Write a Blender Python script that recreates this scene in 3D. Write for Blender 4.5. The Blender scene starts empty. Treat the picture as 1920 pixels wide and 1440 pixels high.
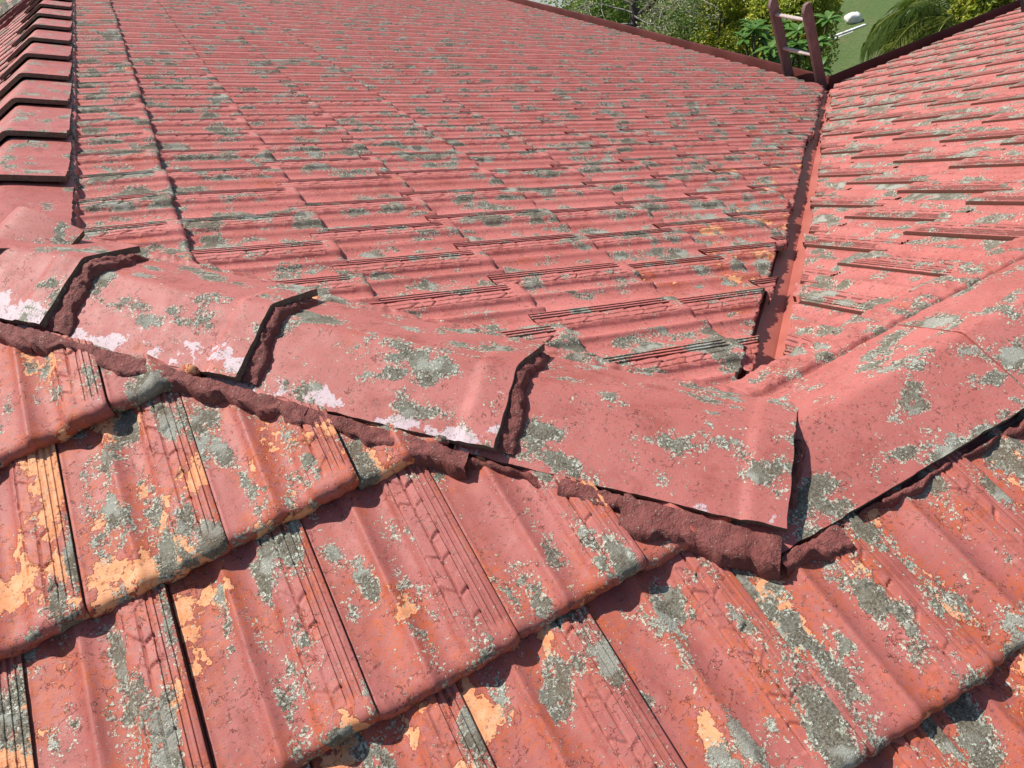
import bpy, bmesh, math, random
import numpy as np
from mathutils import Vector, noise as mnoise

random.seed(7)
rng = np.random.default_rng(11)
sc = bpy.context.scene
R = math.radians

# ------------------------------------------------------------------ camera
CAM = np.array([-0.5934, -0.7477, 0.9389])
EUL = (0.90399, 0.20202, -0.45239)
FPX = 1462.5                       # focal length in pixels of a 1920 wide frame
cd = bpy.data.cameras.new('camera')
cam = bpy.data.objects.new('camera', cd)
sc.collection.objects.link(cam)
cam.location = CAM
cam.rotation_euler = EUL
cd.sensor_width = 36
cd.lens = 36 * FPX / 1920
cd.clip_start = 0.02
cd.clip_end = 2000
sc.camera = cam
RM = np.array(cam.rotation_euler.to_matrix())

# ------------------------------------------------------------------ light
SUN = Vector((-0.33, 0.51, 1.0)).normalized()      # direction towards the sun
w = bpy.data.worlds.new('World')
sc.world = w
w.use_nodes = True
wn = w.node_tree
bg = wn.nodes['Background']
sky = wn.nodes.new('ShaderNodeTexSky')
sky.sky_type = 'NISHITA'
sky.sun_disc = False
sky.sun_elevation = math.asin(SUN.z)
sky.sun_rotation = math.atan2(SUN.x, SUN.y)
wn.links.new(sky.outputs[0], bg.inputs[0])
bg.inputs[1].default_value = 0.09
sl = bpy.data.lights.new('sun', 'SUN')
sl.energy = 4.6
sl.angle = R(0.5)
sl.color = (1.0, 0.95, 0.88)
so = bpy.data.objects.new('sun', sl)
so.rotation_euler = SUN.to_track_quat('Z', 'Y').to_euler()
so.location = (-5, 4, 12)
sc.collection.objects.link(so)
sc.view_settings.view_transform = 'Standard'
sc.view_settings.look = 'None'
sc.view_settings.gamma = 1
sc.view_settings.use_curve_mapping = False
sc.view_settings.exposure = 0.50

# ------------------------------------------------------------------ roof geometry constants
TF, TA = 0.372, 0.357              # slopes (tangents) of the near slope and the two far slopes
D = 1.058                          # plan distance of the high ridge from the valley head
W = 0.215                          # cover width of a tile
LIP = 3.80
GROUND = -3.75


# ------------------------------------------------------------------ helpers
def tag(o, label=None, cat=None, group=None, kind=None):
    if label: o['label'] = label
    if cat: o['category'] = cat
    if group: o['group'] = group
    if kind: o['kind'] = kind
    return o


def empty(name, loc=(0, 0, 0), label=None, cat=None, group=None):
    o = bpy.data.objects.new(name, None)
    o.location = loc
    o.empty_display_size = 0.2
    sc.collection.objects.link(o)
    return tag(o, label, cat, group)


def norm(v):
    v = np.array(v, float)
    return v / np.linalg.norm(v)


def project(P):
    P = np.atleast_2d(P)
    d = (P - CAM) @ RM
    z = -d[:, 2]
    zz = np.where(z > 0.01, z, 0.01)
    return 960 + FPX * d[:, 0] / zz, 720 - FPX * d[:, 1] / zz, z


def seen(P, mx=500, my=400):
    u, v, z = project(P)
    ok = (z > 0.05) & (u > -mx) & (u < 1920 + mx) & (v > -my) & (v < 1440 + my)
    return ok.any()


class Buf:
    """Collects faces (any size) with per-vertex vector attributes and links ONE mesh object."""
    def __init__(self):
        self.v = []; self.f3 = []; self.f4 = []; self.att = {}; self.n = 0; self.m3 = []; self.m4 = []

    def add(self, v, f, att=None, mat=0):
        v = np.asarray(v, float).reshape(-1, 3)
        att = att or {}
        for k in ('tc', 'par', 'tuv'):
            a = att.get(k)
            if a is None:
                a = v if k == 'tc' else np.zeros_like(v)
            self.att.setdefault(k, []).append(np.asarray(a, float).reshape(-1, 3))
        self.v.append(v)
        f = np.asarray(f, int)
        if f.size:
            m = np.broadcast_to(np.asarray(mat), (len(f),))
            if f.shape[1] == 3: self.f3.append(f + self.n); self.m3.append(m)
            else: self.f4.append(f + self.n); self.m4.append(m)
        self.n += len(v)

    def build(self, name, mats, parent=None, smooth=True, sharp=None):
        me = bpy.data.meshes.new(name)
        v = np.concatenate(self.v) if self.v else np.zeros((0, 3))
        o = bpy.data.objects.new(name, me)
        if parent is not None:
            v = v - np.array(parent.location)
        f4 = np.concatenate(self.f4) if self.f4 else np.zeros((0, 4), int)
        f3 = np.concatenate(self.f3) if self.f3 else np.zeros((0, 3), int)
        me.vertices.add(len(v))
        me.vertices.foreach_set('co', v.ravel())
        me.loops.add(f4.size + f3.size)
        me.loops.foreach_set('vertex_index', np.concatenate([f4.ravel(), f3.ravel()]).astype(np.int32))
        me.polygons.add(len(f4) + len(f3))
        tot = np.concatenate([np.full(len(f4), 4), np.full(len(f3), 3)])
        st = np.concatenate([[0], np.cumsum(tot)[:-1]]) if len(tot) else tot
        me.polygons.foreach_set('loop_start', st.astype(np.int32))
        me.polygons.foreach_set('loop_total', tot.astype(np.int32))
        mi = np.concatenate((self.m4 + self.m3) or [np.zeros(0)])
        me.polygons.foreach_set('material_index', mi.astype(np.int32))
        me.polygons.foreach_set('use_smooth', np.full(len(tot), smooth))
        for k, a in self.att.items():
            at = me.attributes.new(k, 'FLOAT_VECTOR', 'POINT')
            at.data.foreach_set('vector', np.concatenate(a).ravel())
        me.update(calc_edges=True)
        me.validate()
        for m in (mats if isinstance(mats, (list, tuple)) else [mats]):
            me.materials.append(m)
        if sharp:
            me.set_sharp_from_angle(angle=R(sharp))
        sc.collection.objects.link(o)
        if parent is not None:
            o.parent = parent
        return o


def gridf(n, m):
    i, j = np.meshgrid(np.arange(n - 1), np.arange(m - 1), indexing='ij')
    a = (i * m + j).ravel()
    return np.stack([a, a + 1, a + m + 1, a + m], 1)


def vnoise(P, s, seed=0.0, oct=3):
    out = np.empty(len(P))
    for i, p in enumerate(P):
        out[i] = mnoise.fractal(Vector((p[0] * s + seed, p[1] * s, p[2] * s)), 1.0, 2.0, oct, noise_basis='PERLIN_ORIGINAL')
    return out


def sm(x, a, b):
    t = np.clip((x - a) / (b - a), 0, 1)
    return t * t * (3 - 2 * t)


def box(buf, c, s, rot=None, mat=0):
    """bevel-free box, centre c, sizes s, rot 3x3 (columns = axes)"""
    q = np.array([[x, y, z] for x in (-.5, .5) for y in (-.5, .5) for z in (-.5, .5)]) * np.array(s)
    if rot is not None: q = q @ np.array(rot).T
    f = [(0, 1, 3, 2), (4, 6, 7, 5), (0, 4, 5, 1), (2, 3, 7, 6), (0, 2, 6, 4), (1, 5, 7, 3)]
    v = np.concatenate([q[list(k)] for k in f]) + np.array(c)
    buf.add(v, np.arange(24).reshape(6, 4), mat=mat)


def tube(buf, pts, rad, n=8, mat=0, cap=True, flat=1.0):
    pts = np.array(pts, float)
    rad = np.broadcast_to(rad, (len(pts),))
    T = np.gradient(pts, axis=0)
    T /= np.linalg.norm(T, axis=1)[:, None] + 1e-9
    up = np.array([0, 0, 1.0]) if abs(T[0][2]) < .9 else np.array([1.0, 0, 0])
    vs = []
    for p, t, r in zip(pts, T, rad):
        a = np.cross(up, t); a /= np.linalg.norm(a) + 1e-9
        b = np.cross(t, a)
        th = np.arange(n) * 2 * np.pi / n
        vs.append(p + r * (np.cos(th)[:, None] * a + flat * np.sin(th)[:, None] * b))
    k = len(pts)
    v = np.concatenate(vs)
    f = []
    for i in range(k - 1):
        for j in range(n):
            f.append((i * n + j, i * n + (j + 1) % n, (i + 1) * n + (j + 1) % n, (i + 1) * n + j))
    buf.add(v, f, mat=mat)
    if cap:
        for i, rev in ((0, True), (k - 1, False)):
            c = np.vstack([vs[i], pts[i]])
            buf.add(c, [((j + 1) % n, j, n) if rev else (j, (j + 1) % n, n) for j in range(n)], mat=mat)


# ------------------------------------------------------------------ node helper
class NT:
    def __init__(self, name):
        self.mat = bpy.data.materials.new(name)
        self.mat.use_nodes = True
        self.t = self.mat.node_tree
        self.b = self.t.nodes['Principled BSDF']

    def link(self, a, b): self.t.links.new(a, b)

    def put(self, sock, val):
        if hasattr(val, 'is_linked') or hasattr(val, 'links'): self.link(val, sock)
        else:
            if isinstance(val, (tuple, list)) and len(val) == 3 and sock.type == 'RGBA': val = (*val, 1)
            sock.default_value = val

    def attr(self, name):
        n = self.t.nodes.new('ShaderNodeAttribute'); n.attribute_name = name
        return n.outputs['Vector']

    def sep(self, v):
        n = self.t.nodes.new('ShaderNodeSeparateXYZ'); self.link(v, n.inputs[0])
        return n.outputs

    def noise(self, vec, scale, detail=3, rough=.5, color=False, dist=0.0):
        n = self.t.nodes.new('ShaderNodeTexNoise')
        self.link(vec, n.inputs['Vector'])
        n.inputs['Scale'].default_value = scale
        n.inputs['Detail'].default_value = detail
        n.inputs['Roughness'].default_value = rough
        n.inputs['Distortion'].default_value = dist
        return n.outputs['Color' if color else 'Fac']

    def voro(self, vec, scale, out='Distance', feat='F1', rnd=1.0):
        n = self.t.nodes.new('ShaderNodeTexVoronoi'); n.feature = feat
        self.link(vec, n.inputs['Vector']); n.inputs['Scale'].default_value = scale
        n.inputs['Randomness'].default_value = rnd
        return n.outputs[out]

    def m(self, op, a, b=0.0, c=0.0, clamp=False):
        n = self.t.nodes.new('ShaderNodeMath'); n.operation = op; n.use_clamp = clamp
        for s, v in zip(n.inputs, (a, b, c)): self.put(s, v)
        return n.outputs[0]

    def vm(self, op, a, b=(0, 0, 0)):
        n = self.t.nodes.new('ShaderNodeVectorMath'); n.operation = op
        self.put(n.inputs[0], a)
        if op == 'SCALE': self.put(n.inputs[3], b)
        else: self.put(n.inputs[1], b)
        return n.outputs[0]

    def ss(self, x, a, b, lo=0.0, hi=1.0, kind='SMOOTHSTEP'):
        n = self.t.nodes.new('ShaderNodeMapRange'); n.interpolation_type = kind
        self.put(n.inputs[0], x)
        for i, v in enumerate((a, b, lo, hi)): self.put(n.inputs[i + 1], v)
        return n.outputs[0]

    def mix(self, f, a, b, mode='MIX'):
        n = self.t.nodes.new('ShaderNodeMix'); n.data_type = 'RGBA'; n.blend_type = mode
        self.put(n.inputs[0], f); self.put(n.inputs[6], a); self.put(n.inputs[7], b)
        return n.outputs[2]

    def bump(self, h, dist=.002, strength=1.0):
        n = self.t.nodes.new('ShaderNodeBump')
        n.inputs['Strength'].default_value = strength
        n.inputs['Distance'].default_value = dist
        self.link(h, n.inputs['Height'])
        self.link(n.outputs[0], self.b.inputs['Normal'])

    def out(self, col, rough=.6, spec=.4):
        self.put(self.b.inputs['Base Color'], col)
        self.put(self.b.inputs['Roughness'], rough)
        self.put(self.b.inputs['Specular IOR Level'], spec)
        return self.mat


def tile_material(name, lich=0.0, wear=0.0, dirt=0.0, rough_surface=0.0, paintmul=1.0, near=False):
    """flaking red paint over orange terracotta, crusty lichen, white bloom"""
    N = NT(name)
    tc = N.attr('tc'); par = N.sep(N.attr('par'))
    wcol = N.noise(tc, 70, 3, .6, color=True)
    warp = N.vm('ADD', tc, N.vm('SCALE', N.vm('SUBTRACT', wcol, (.5, .5, .5)), .022))
    stretch = N.vm('MULTIPLY', tc, (1.0, .42 if near else .60, 1.0))
    swarp = N.vm('MULTIPLY', warp, (1.0, .62, 1.0))
    # paint
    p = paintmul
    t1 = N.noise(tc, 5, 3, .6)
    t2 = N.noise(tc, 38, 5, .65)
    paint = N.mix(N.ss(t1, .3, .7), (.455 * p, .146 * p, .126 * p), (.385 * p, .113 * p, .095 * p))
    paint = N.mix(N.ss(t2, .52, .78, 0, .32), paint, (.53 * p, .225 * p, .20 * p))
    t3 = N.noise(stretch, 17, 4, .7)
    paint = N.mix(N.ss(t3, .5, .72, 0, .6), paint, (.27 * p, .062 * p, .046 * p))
    # worn through to clay
    wn_ = N.noise(swarp, 9 if near else 12, 5, .6)
    wv = N.m('ADD', N.m('ADD', wn_, wear), N.m('MULTIPLY', par[1], .30))
    mw = N.ss(wv, .70, .712)
    rim = N.m('MULTIPLY', N.ss(wv, .675, .70), N.m('SUBTRACT', 1.0, mw))
    clay = N.mix(N.ss(N.noise(tc, 60, 5, .7), .35, .7), (.70, .29, .13), (.74, .38, .21))
    clay = N.mix(N.ss(N.noise(tc, 20, 4, .6), .55, .75, 0, .7), clay, (.40, .095, .035))
    soft = N.m('MULTIPLY', N.ss(wv, .50 if near else .56, .70), N.ss(N.noise(tc, 90, 4, .7), .38, .60))
    col = N.mix(N.m('MULTIPLY', soft, .85), paint, (.45, .10, .035))
    col = N.mix(mw, col, clay)
    col = N.mix(N.m('MULTIPLY', rim, .35), col, (.20, .03, .02))
    # white bloom
    wh = N.ss(N.m('ADD', N.noise(warp, 16, 5, .6), N.m('MULTIPLY', par[2], .30)), .745, .765)
    whc = N.mix(N.noise(tc, 150, 3, .6), (.42, .27, .28), (.60, .52, .54))
    col = N.mix(wh, col, whc)
    # dark dirt pits
    dm = N.m('MULTIPLY', N.ss(N.noise(tc, 150, 4, .7), .55, .66), N.ss(N.noise(tc, 14, 3, .6), .42 - dirt, .62 - dirt))
    col = N.mix(N.m('MULTIPLY', dm, .7), col, (.10, .045, .032))
    # cracked, curling paint film: short dark crescents
    ck = N.voro(N.vm('ADD', tc, N.vm('SCALE', N.vm('SUBTRACT', N.noise(tc, 24, 4, .7, color=True), (.5, .5, .5)), .07)), 34, feat='DISTANCE_TO_EDGE')
    ckm = N.m('MULTIPLY', N.ss(ck, .030, .012), N.ss(N.m('ADD', N.noise(tc, 19, 4, .65), N.m('MULTIPLY', par[1], .12)), .545, .60))
    ckm = N.m('MULTIPLY', ckm, N.ss(N.noise(tc, 75, 2, .5), .46, .54))
    col = N.mix(N.m('MULTIPLY', ckm, .75), col, (.12, .03, .022))
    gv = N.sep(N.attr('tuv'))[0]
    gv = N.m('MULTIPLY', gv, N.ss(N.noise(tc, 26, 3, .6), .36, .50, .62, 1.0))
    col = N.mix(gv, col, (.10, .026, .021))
    # small grey-brown rings and spots of young lichen
    sp = N.voro(warp, 75)
    spm = N.m('MULTIPLY', N.ss(sp, .24, .15), N.ss(N.noise(tc, 9, 3, .6), .50, .62))
    col = N.mix(N.m('MULTIPLY', spm, .55), col, (.22, .17, .13))
    # lichen colonies: round rosettes gathered by large noise, frilled by fine noise
    fr = N.noise(tc, 210, 4, .75)
    fr2 = N.noise(tc, 62, 3, .6)
    big = N.noise(stretch, 13, 2, .5)
    ros = N.voro(N.vm('ADD', stretch, N.vm('SCALE', N.vm('SUBTRACT', N.noise(tc, 45, 2, .5, color=True), (.5, .5, .5)), .02)), 24, rnd=1.0)
    Lb = N.m('ADD', N.m('MULTIPLY', N.m('SUBTRACT', big, .5), 2.1), N.m('MULTIPLY', N.m('SUBTRACT', .42, ros), .75))
    L = N.m('ADD', Lb, N.m('MULTIPLY', N.m('SUBTRACT', fr, .5), .45))
    L = N.m('ADD', L, N.m('MULTIPLY', N.m('SUBTRACT', fr2, .5), .75))
    L = N.m('ADD', N.m('ADD', L, lich - .17), N.m('MULTIPLY', par[0], .5))
    ml = N.ss(L, .0, .03)
    inner = N.ss(L, .02, .30)
    dark = N.mix(N.ss(N.noise(tc, 320, 3, .75), .38, .64), (.085, .072, .052), (.225, .205, .155))
    dark = N.mix(N.ss(N.noise(tc, 30, 3, .6), .45, .65, 0, .6), dark, (.25, .25, .20))
    dark = N.mix(N.ss(N.noise(tc, 16, 2, .5), .53, .60, 0, .75), dark, N.mix(N.noise(tc, 200, 3, .7), (.24, .24, .20), (.50, .50, .43)))
    # coral-like lobes: single flakes, crowded along the rim, sparse inside and just outside
    fw = N.vm('ADD', tc, N.vm('SCALE', N.vm('SUBTRACT', N.noise(tc, 260, 2, .5, color=True), (.5, .5, .5)), .005))
    vn = N.t.nodes.new('ShaderNodeTexVoronoi'); N.link(fw, vn.inputs['Vector']); vn.inputs['Scale'].default_value = 185
    vr = N.sep(vn.outputs['Color'])[0]
    dens = N.m('ADD', N.ss(L, -.24, .02, 0, .82), N.ss(L, .05, .26, 0, -.80))
    thr = N.m('SUBTRACT', .655, N.m('MULTIPLY', dens, .22))
    fn_ = N.m('SUBTRACT', N.noise(fw, 225, 3, .62), thr)
    fl = N.m('MULTIPLY', N.ss(fn_, -.012, .012), N.ss(vn.outputs['Distance'], .80, .55))
    pale = fl
    lcol = N.mix(pale, dark, N.mix(N.ss(N.noise(tc, 60, 3, .6), .35, .65), (.56, .57, .47), (.30, .31, .235)))
    lcol = N.mix(N.ss(N.noise(tc, 7, 2, .5), .45, .65, 0, .35), lcol, (.16, .11, .075))
    # scattered lichen flakes
    fcol = N.mix(N.noise(tc, 120, 1), (.60, .58, .46), (.36, .33, .25))
    col = N.mix(N.m('MULTIPLY', fl, .92), col, fcol)
    col = N.mix(ml, col, lcol)
    rough = N.ss(N.m('MAXIMUM', ml, N.m('MULTIPLY', mw, .7)), 0, 1, .56, .95, 'LINEAR')
    rough = N.m('ADD', rough, N.m('MULTIPLY', N.m('SUBTRACT', N.noise(tc, 30, 4), .5), .3), clamp=True)
    # relief
    h = N.m('MULTIPLY', N.noise(tc, 45, 6, .7), .09 + rough_surface * 3)
    h = N.m('ADD', h, N.m('MULTIPLY', N.noise(tc, 300, 3, .7),   .16 + rough_surface * .5))
    h = N.m('ADD', h, N.m('MULTIPLY', mw, -.42))
    h = N.m('ADD', h, N.m('MULTIPLY', rim, .12))
    h = N.m('ADD', h, N.m('MULTIPLY', ckm, -.35))
    h = N.m('ADD', h, N.m('MULTIPLY', ml, N.m('ADD', .35, N.m('MULTIPLY', fr, 1.5))))
    h = N.m('ADD', h, N.m('MULTIPLY', fl, .7))
    h = N.m('ADD', h, N.m('MULTIPLY', N.noise(tc, 800, 2, .6), .10))
    N.bump(h, .0022, .9)
    return N.out(col, rough, .22)


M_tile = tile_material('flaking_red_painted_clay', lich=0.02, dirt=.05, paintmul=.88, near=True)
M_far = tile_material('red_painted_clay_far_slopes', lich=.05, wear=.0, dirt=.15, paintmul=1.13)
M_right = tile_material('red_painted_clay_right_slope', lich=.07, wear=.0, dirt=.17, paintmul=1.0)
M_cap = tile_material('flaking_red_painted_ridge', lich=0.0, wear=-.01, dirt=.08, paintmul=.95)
M_mort = tile_material('red_painted_mortar', lich=-.5, wear=-.3, rough_surface=1.6, paintmul=.52)  # paint tone darkened to hold the shade under the overhanging caps

N = NT('grimy_bare_edge')
tc = N.attr('tc')
c = N.mix(N.noise(tc, 60, 5, .7), (.075, .052, .04), (.23, .165, .125))
c = N.mix(N.ss(N.noise(tc, 150, 3, .7), .6, .68, 0, .7), c, (.36, .34, .26))
N.bump(N.noise(tc, 160, 5, .7), .003)
M_edge = N.out(c, .95, .1)

N = NT('dark_tile_side')
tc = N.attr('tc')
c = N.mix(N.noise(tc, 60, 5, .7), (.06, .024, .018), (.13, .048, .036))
M_tedge = N.out(c, .95, .1)  # side faces of the tiles get a darker brown than the tops

N = NT('red_painted_sheet_metal')
tc = N.attr('tc')
c = N.mix(N.ss(N.noise(tc, 4, 4, .6), .35, .65), (.40, .115, .085), (.33, .085, .062))
c = N.mix(N.ss(N.noise(tc, 40, 5, .7), .62, .75, 0, .5), c, (.14, .07, .05))
N.bump(N.noise(tc, 12, 3, .5), .002, .5)
M_metal = N.out(c, .5, .4)

N = NT('dark_red_gutter_paint')
tc = N.attr('tc')
c = N.mix(N.ss(N.noise(tc, 3, 4, .6), .35, .65), (.15, .042, .034), (.10, .027, .022))
c = N.mix(N.ss(N.noise(tc, 50, 5, .7), .62, .75, 0, .5), c, (.10, .07, .055))
M_gut = N.out(c, .5, .4)

N = NT('dark_roof_underlay')
M_under = N.out(N.mix(N.noise(N.attr('tc'), 20, 3), (.10, .035, .03), (.16, .06, .05)), .9, .1)

# ------------------------------------------------------------------ tile profile
G = 0.338                           # exposed length up the slope
LAP = 0.045


def profile(un, deep=.0095):
    """height (m) across the tile at relative position un, without the pressed brick texture"""
    h = np.zeros_like(un)
    h += .0035 * np.exp(-((un - .040) / .014) ** 2)           # thin roll beside the joint
    h -= deep * (1 - sm(un, .020, .046))
    h += .0098 * np.exp(-(np.abs((un - .40) / np.where(un < .40, .036, .052))) ** 1.7)   # middle rib, one side steeper
    h -= .0035 * np.exp(-((un - .22) / .10) ** 2) + .0035 * np.exp(-((un - .56) / .07) ** 2)
    h += .0098 * sm(un, .615, .700)                           # raised band
    h -= .0015 * sm(un, .975, 1.0)
    return h


GROOVES = ((.868, .0140, .0095), (.918, .0135, .0095), (.966, .0115, .0075))


def band_texture(un, d, seed=None, gd=1.0):
    """two broken rows of bars and two rails pressed in the raised band"""
    L_ = .052
    h = np.zeros_like(un)
    end = sm(d, .030, .045)                                  # texture dies out before the nose
    k0 = seed or 0
    # two rails with narrow deep grooves beside them
    for c_, w_, z_ in GROOVES:
        x_ = un - c_
        h -= z_ * gd * sm(x_, -w_, -w_ * .7) * (1 - sm(x_, w_ * .7, w_))
    rails = h.copy()
    # two rows of flat plates split by slanting nicks, joined by a stepped groove
    for k, (a, b) in enumerate(((.690, .782), (.782, .866))):
        inside = sm(un, a - .002, a + .002) * (1 - sm(un, b - .002, b + .002))
        t_ = (d + (un - a) * (.20, -.12)[k] + k * L_ * .5) / L_ + .12 * np.sin(d * 61 + k0)
        ph = t_ % 1.0
        bar = np.floor(t_)
        rnd_ = np.abs(np.sin(bar * 12.9 + k0 * 7.7 + k * 4) * 43.7) % 1
        nick = 1 - sm(np.abs(ph - .5), .025, .075)
        h -= .0034 * inside * nick * rnd_ * (rnd_ > .3)
        h += inside * (.0022 * (.5 - (ph + .5) % 1.0) - .0008 * rnd_)      # plates overlap like scales
        side_ = 1 - sm(np.abs(un - a - .004), .003, .0085)
        h -= .0060 * side_ * (1 - nick) * (.35 + .65 * (rnd_ > .25))
    # saw-tooth inner edge
    ph = ((d + .01) / L_) % 1.0
    h += .0018 * (1 - sm(un, .650 + .035 * ph, .657 + .035 * ph)) * sm(un, .638, .650)
    worn = .5 + .5 * np.sin(d * 17 + k0 * 3) * np.sin(un * 15 + k0 * 5 + 2 * np.sin(d * 9 + k0))
    return (rails * (.75 + .25 * worn) + (h - rails) * (.35 + .65 * sm(worn, .15, .6))) * end


GP = np.array([c + w * k for c, w in ((.868, .0140), (.918, .0135), (.966, .0115)) for k in (-1, -.85, -.7, 0, .7, .85, 1)])
U_HI = np.unique(np.concatenate([np.linspace(0, .62, 34), np.linspace(.62, 1, 52), GP]))
U_MD = np.unique(np.concatenate([np.linspace(0, .62, 18), np.linspace(.62, .85, 22), GP, [1.0]]))
U_LO = np.unique(np.concatenate([[0, .02, .04, .06, .13, .22, .30, .35, .38, .40, .43, .47, .57, .635, .645, .665, .685, .73, .77, .786, .80, .84, 1.0], GP]))
NOSE = [(.009, -.036), (.003, -.030), (.000, -.022), (.000, -.014), (.0025, -.0075), (.007, -.003), (.013, -.0008)]


def d_rows(n):
    return np.concatenate([[q[0] for q in NOSE], np.linspace(.02, G + LAP, n)]), np.concatenate([[q[1] for q in NOSE], np.zeros(n)])


class Slope:
    def __init__(self, name, Uv, Sv, off, idn):
        self.U = norm(Uv); self.S = norm(Sv); self.N = norm(np.cross(self.U, self.S))
        if self.N[2] < 0: self.N = -self.N
        self.off = off; self.id = idn


# U = direction in which the pressed band lies, S = up the slope
SF = Slope('near', (1, 0, 0), (0, 1, TF), -.010, 1)
SA = Slope('inner', (0, 1, 0), (-1, 0, TA), -.018, 2)
SB = Slope('right', (-1, 0, 0), (0, -1, TA), -.018, 3)
SL = Slope('left', (0, -1, 0), (1, 0, TA), -.018, 4)


def tile_data(sl, O, key, res, lich=0., wear=0., white=0., lift=0., tuck=0., rnd=None):
    """O = point on the slope plane at the butt line, on the band-side joint"""
    r = rnd or random
    us = {'hi': U_HI, 'md': U_MD, 'lo': U_LO}[res]
    ds, noff = d_rows({'hi': 150, 'md': 72, 'lo': 9}[res])
    jl, jr, jt, jd = r.uniform(-.003, .003), r.uniform(-.003, .003), r.uniform(-.004, .004), r.uniform(-.005, .005)
    un, dd = np.meshgrid(us, ds, indexing='ij')
    no = np.broadcast_to(noff, un.shape)
    h = profile(un, .0045 if sl.id == 1 else .0095)
    h = h * np.where(no < -.01, .75, 1.0)
    if res != 'lo':
        h = h + band_texture(un, dd, r.uniform(0, 60), .30 if sl.id == 1 else 1.15)
    else:
        h = h - .0035 * np.exp(-((un - .786) / .010) ** 2)
        for c_, w_, z_ in GROOVES:
            h = h - z_ * sm(un - c_, -w_, -w_ * .7) * (1 - sm(un - c_, w_ * .7, w_))
    # butt corners round off
    edge = np.minimum(un, 1 - un) * W
    rc = np.clip(1 - edge / .012, 0, 1) ** 2 * (.006 if sl.id == 1 else .0015)
    y = dd + np.where(dd < .03, rc * (1 - dd / .03), 0) + jd
    if sl.id != 1: jl, jr, jd = jl * .35, jr * .35, jd * .6
    nd_ = 1.0 if sl.id == 1 else .35
    dd = np.where(dd < .0131, dd * nd_, dd)
    bt, rise, ns = (.045, .031, 1.0) if sl.id == 1 else (.021, .008, .38)
    no = no * ns
    base = bt + lift - (rise + lift - tuck) * dd / G + (jl * (1 - un) + jr * un)
    H = base + h + no
    if res == 'hi':
        # chips and waviness of worn clay
        k1, k2 = r.uniform(0, 50), r.uniform(0, 50)
        for a, f1, f2 in ((.0003, 37, 31), (.0002, 83, 71)):
            H = H + a * np.sin(un * W * f1 * 2 + k1 + 3 * np.sin(dd * f2 + k2)) * np.sin(dd * f2 * 1.7 + k2 + 2 * np.sin(un * W * f1 + k1))
        y = y + .0012 * np.sin(un * 23 + k1) * (dd < .03) + .0008 * np.sin(un * 61 + k2) * (dd < .03)
    u = (un - 1) * (W + (.0062 if sl.id == 1 else .0036)) + jt * .35
    # skirts along both side edges
    Hs0, Hs1 = H[:1] - .010, H[-1:] - .0165
    u = np.concatenate([u[:1], u, u[-1:]]); y = np.concatenate([y[:1], y, y[-1:]]); H = np.concatenate([Hs0, H, Hs1])
    un = np.concatenate([un[:1], un, un[-1:]]); dd = np.concatenate([dd[:1], dd, dd[-1:]])
    P = O + sl.U * u[..., None] + sl.S * y[..., None] + sl.N * (H + sl.off)[..., None]
    n, m = u.shape
    tc = np.stack([u + key * 1.37, y + key * .71, np.full_like(u, key * .37) + H], -1)
    # lichen likes the pans and the lower end; wear likes the head, just below the course above
    hu = profile(un)
    lp = lich + .10 * (hu < .002) - .10 * np.exp(-((un - .40) / .05) ** 2) + .12 * np.exp(-(dd / .03) ** 2) - .15 * sm(dd, .27, .33)
    wp = wear + .10 * sm(dd, .18, .33) + .12 * np.exp(-(dd / .035) ** 2)
    par = np.stack([lp, wp, np.full_like(lp, white)], -1)
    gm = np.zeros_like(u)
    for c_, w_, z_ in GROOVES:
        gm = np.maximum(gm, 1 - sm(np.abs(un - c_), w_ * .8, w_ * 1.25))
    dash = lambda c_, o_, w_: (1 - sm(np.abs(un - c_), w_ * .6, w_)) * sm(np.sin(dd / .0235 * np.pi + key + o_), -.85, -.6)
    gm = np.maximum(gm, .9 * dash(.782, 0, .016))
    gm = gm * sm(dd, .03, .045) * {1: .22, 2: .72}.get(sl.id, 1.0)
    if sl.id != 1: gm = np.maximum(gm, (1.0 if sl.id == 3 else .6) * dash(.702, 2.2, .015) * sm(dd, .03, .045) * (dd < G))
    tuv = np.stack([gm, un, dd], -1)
    f = gridf(n, m)
    e = np.cross(P[1, 0] - P[0, 0], P[0, 1] - P[0, 0])
    a, b, c_ = P[n // 2, m // 2], P[n // 2 + 1, m // 2], P[n // 2, m // 2 + 1]
    if np.dot(np.cross(c_ - a, b - a), sl.N) < 0: f = f[:, ::-1]
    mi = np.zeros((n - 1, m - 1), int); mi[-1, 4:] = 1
    return P.reshape(-1, 3), f, {'tc': tc.reshape(-1, 3), 'par': par.reshape(-1, 3), 'tuv': tuv.reshape(-1, 3)}, mi.ravel()


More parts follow.
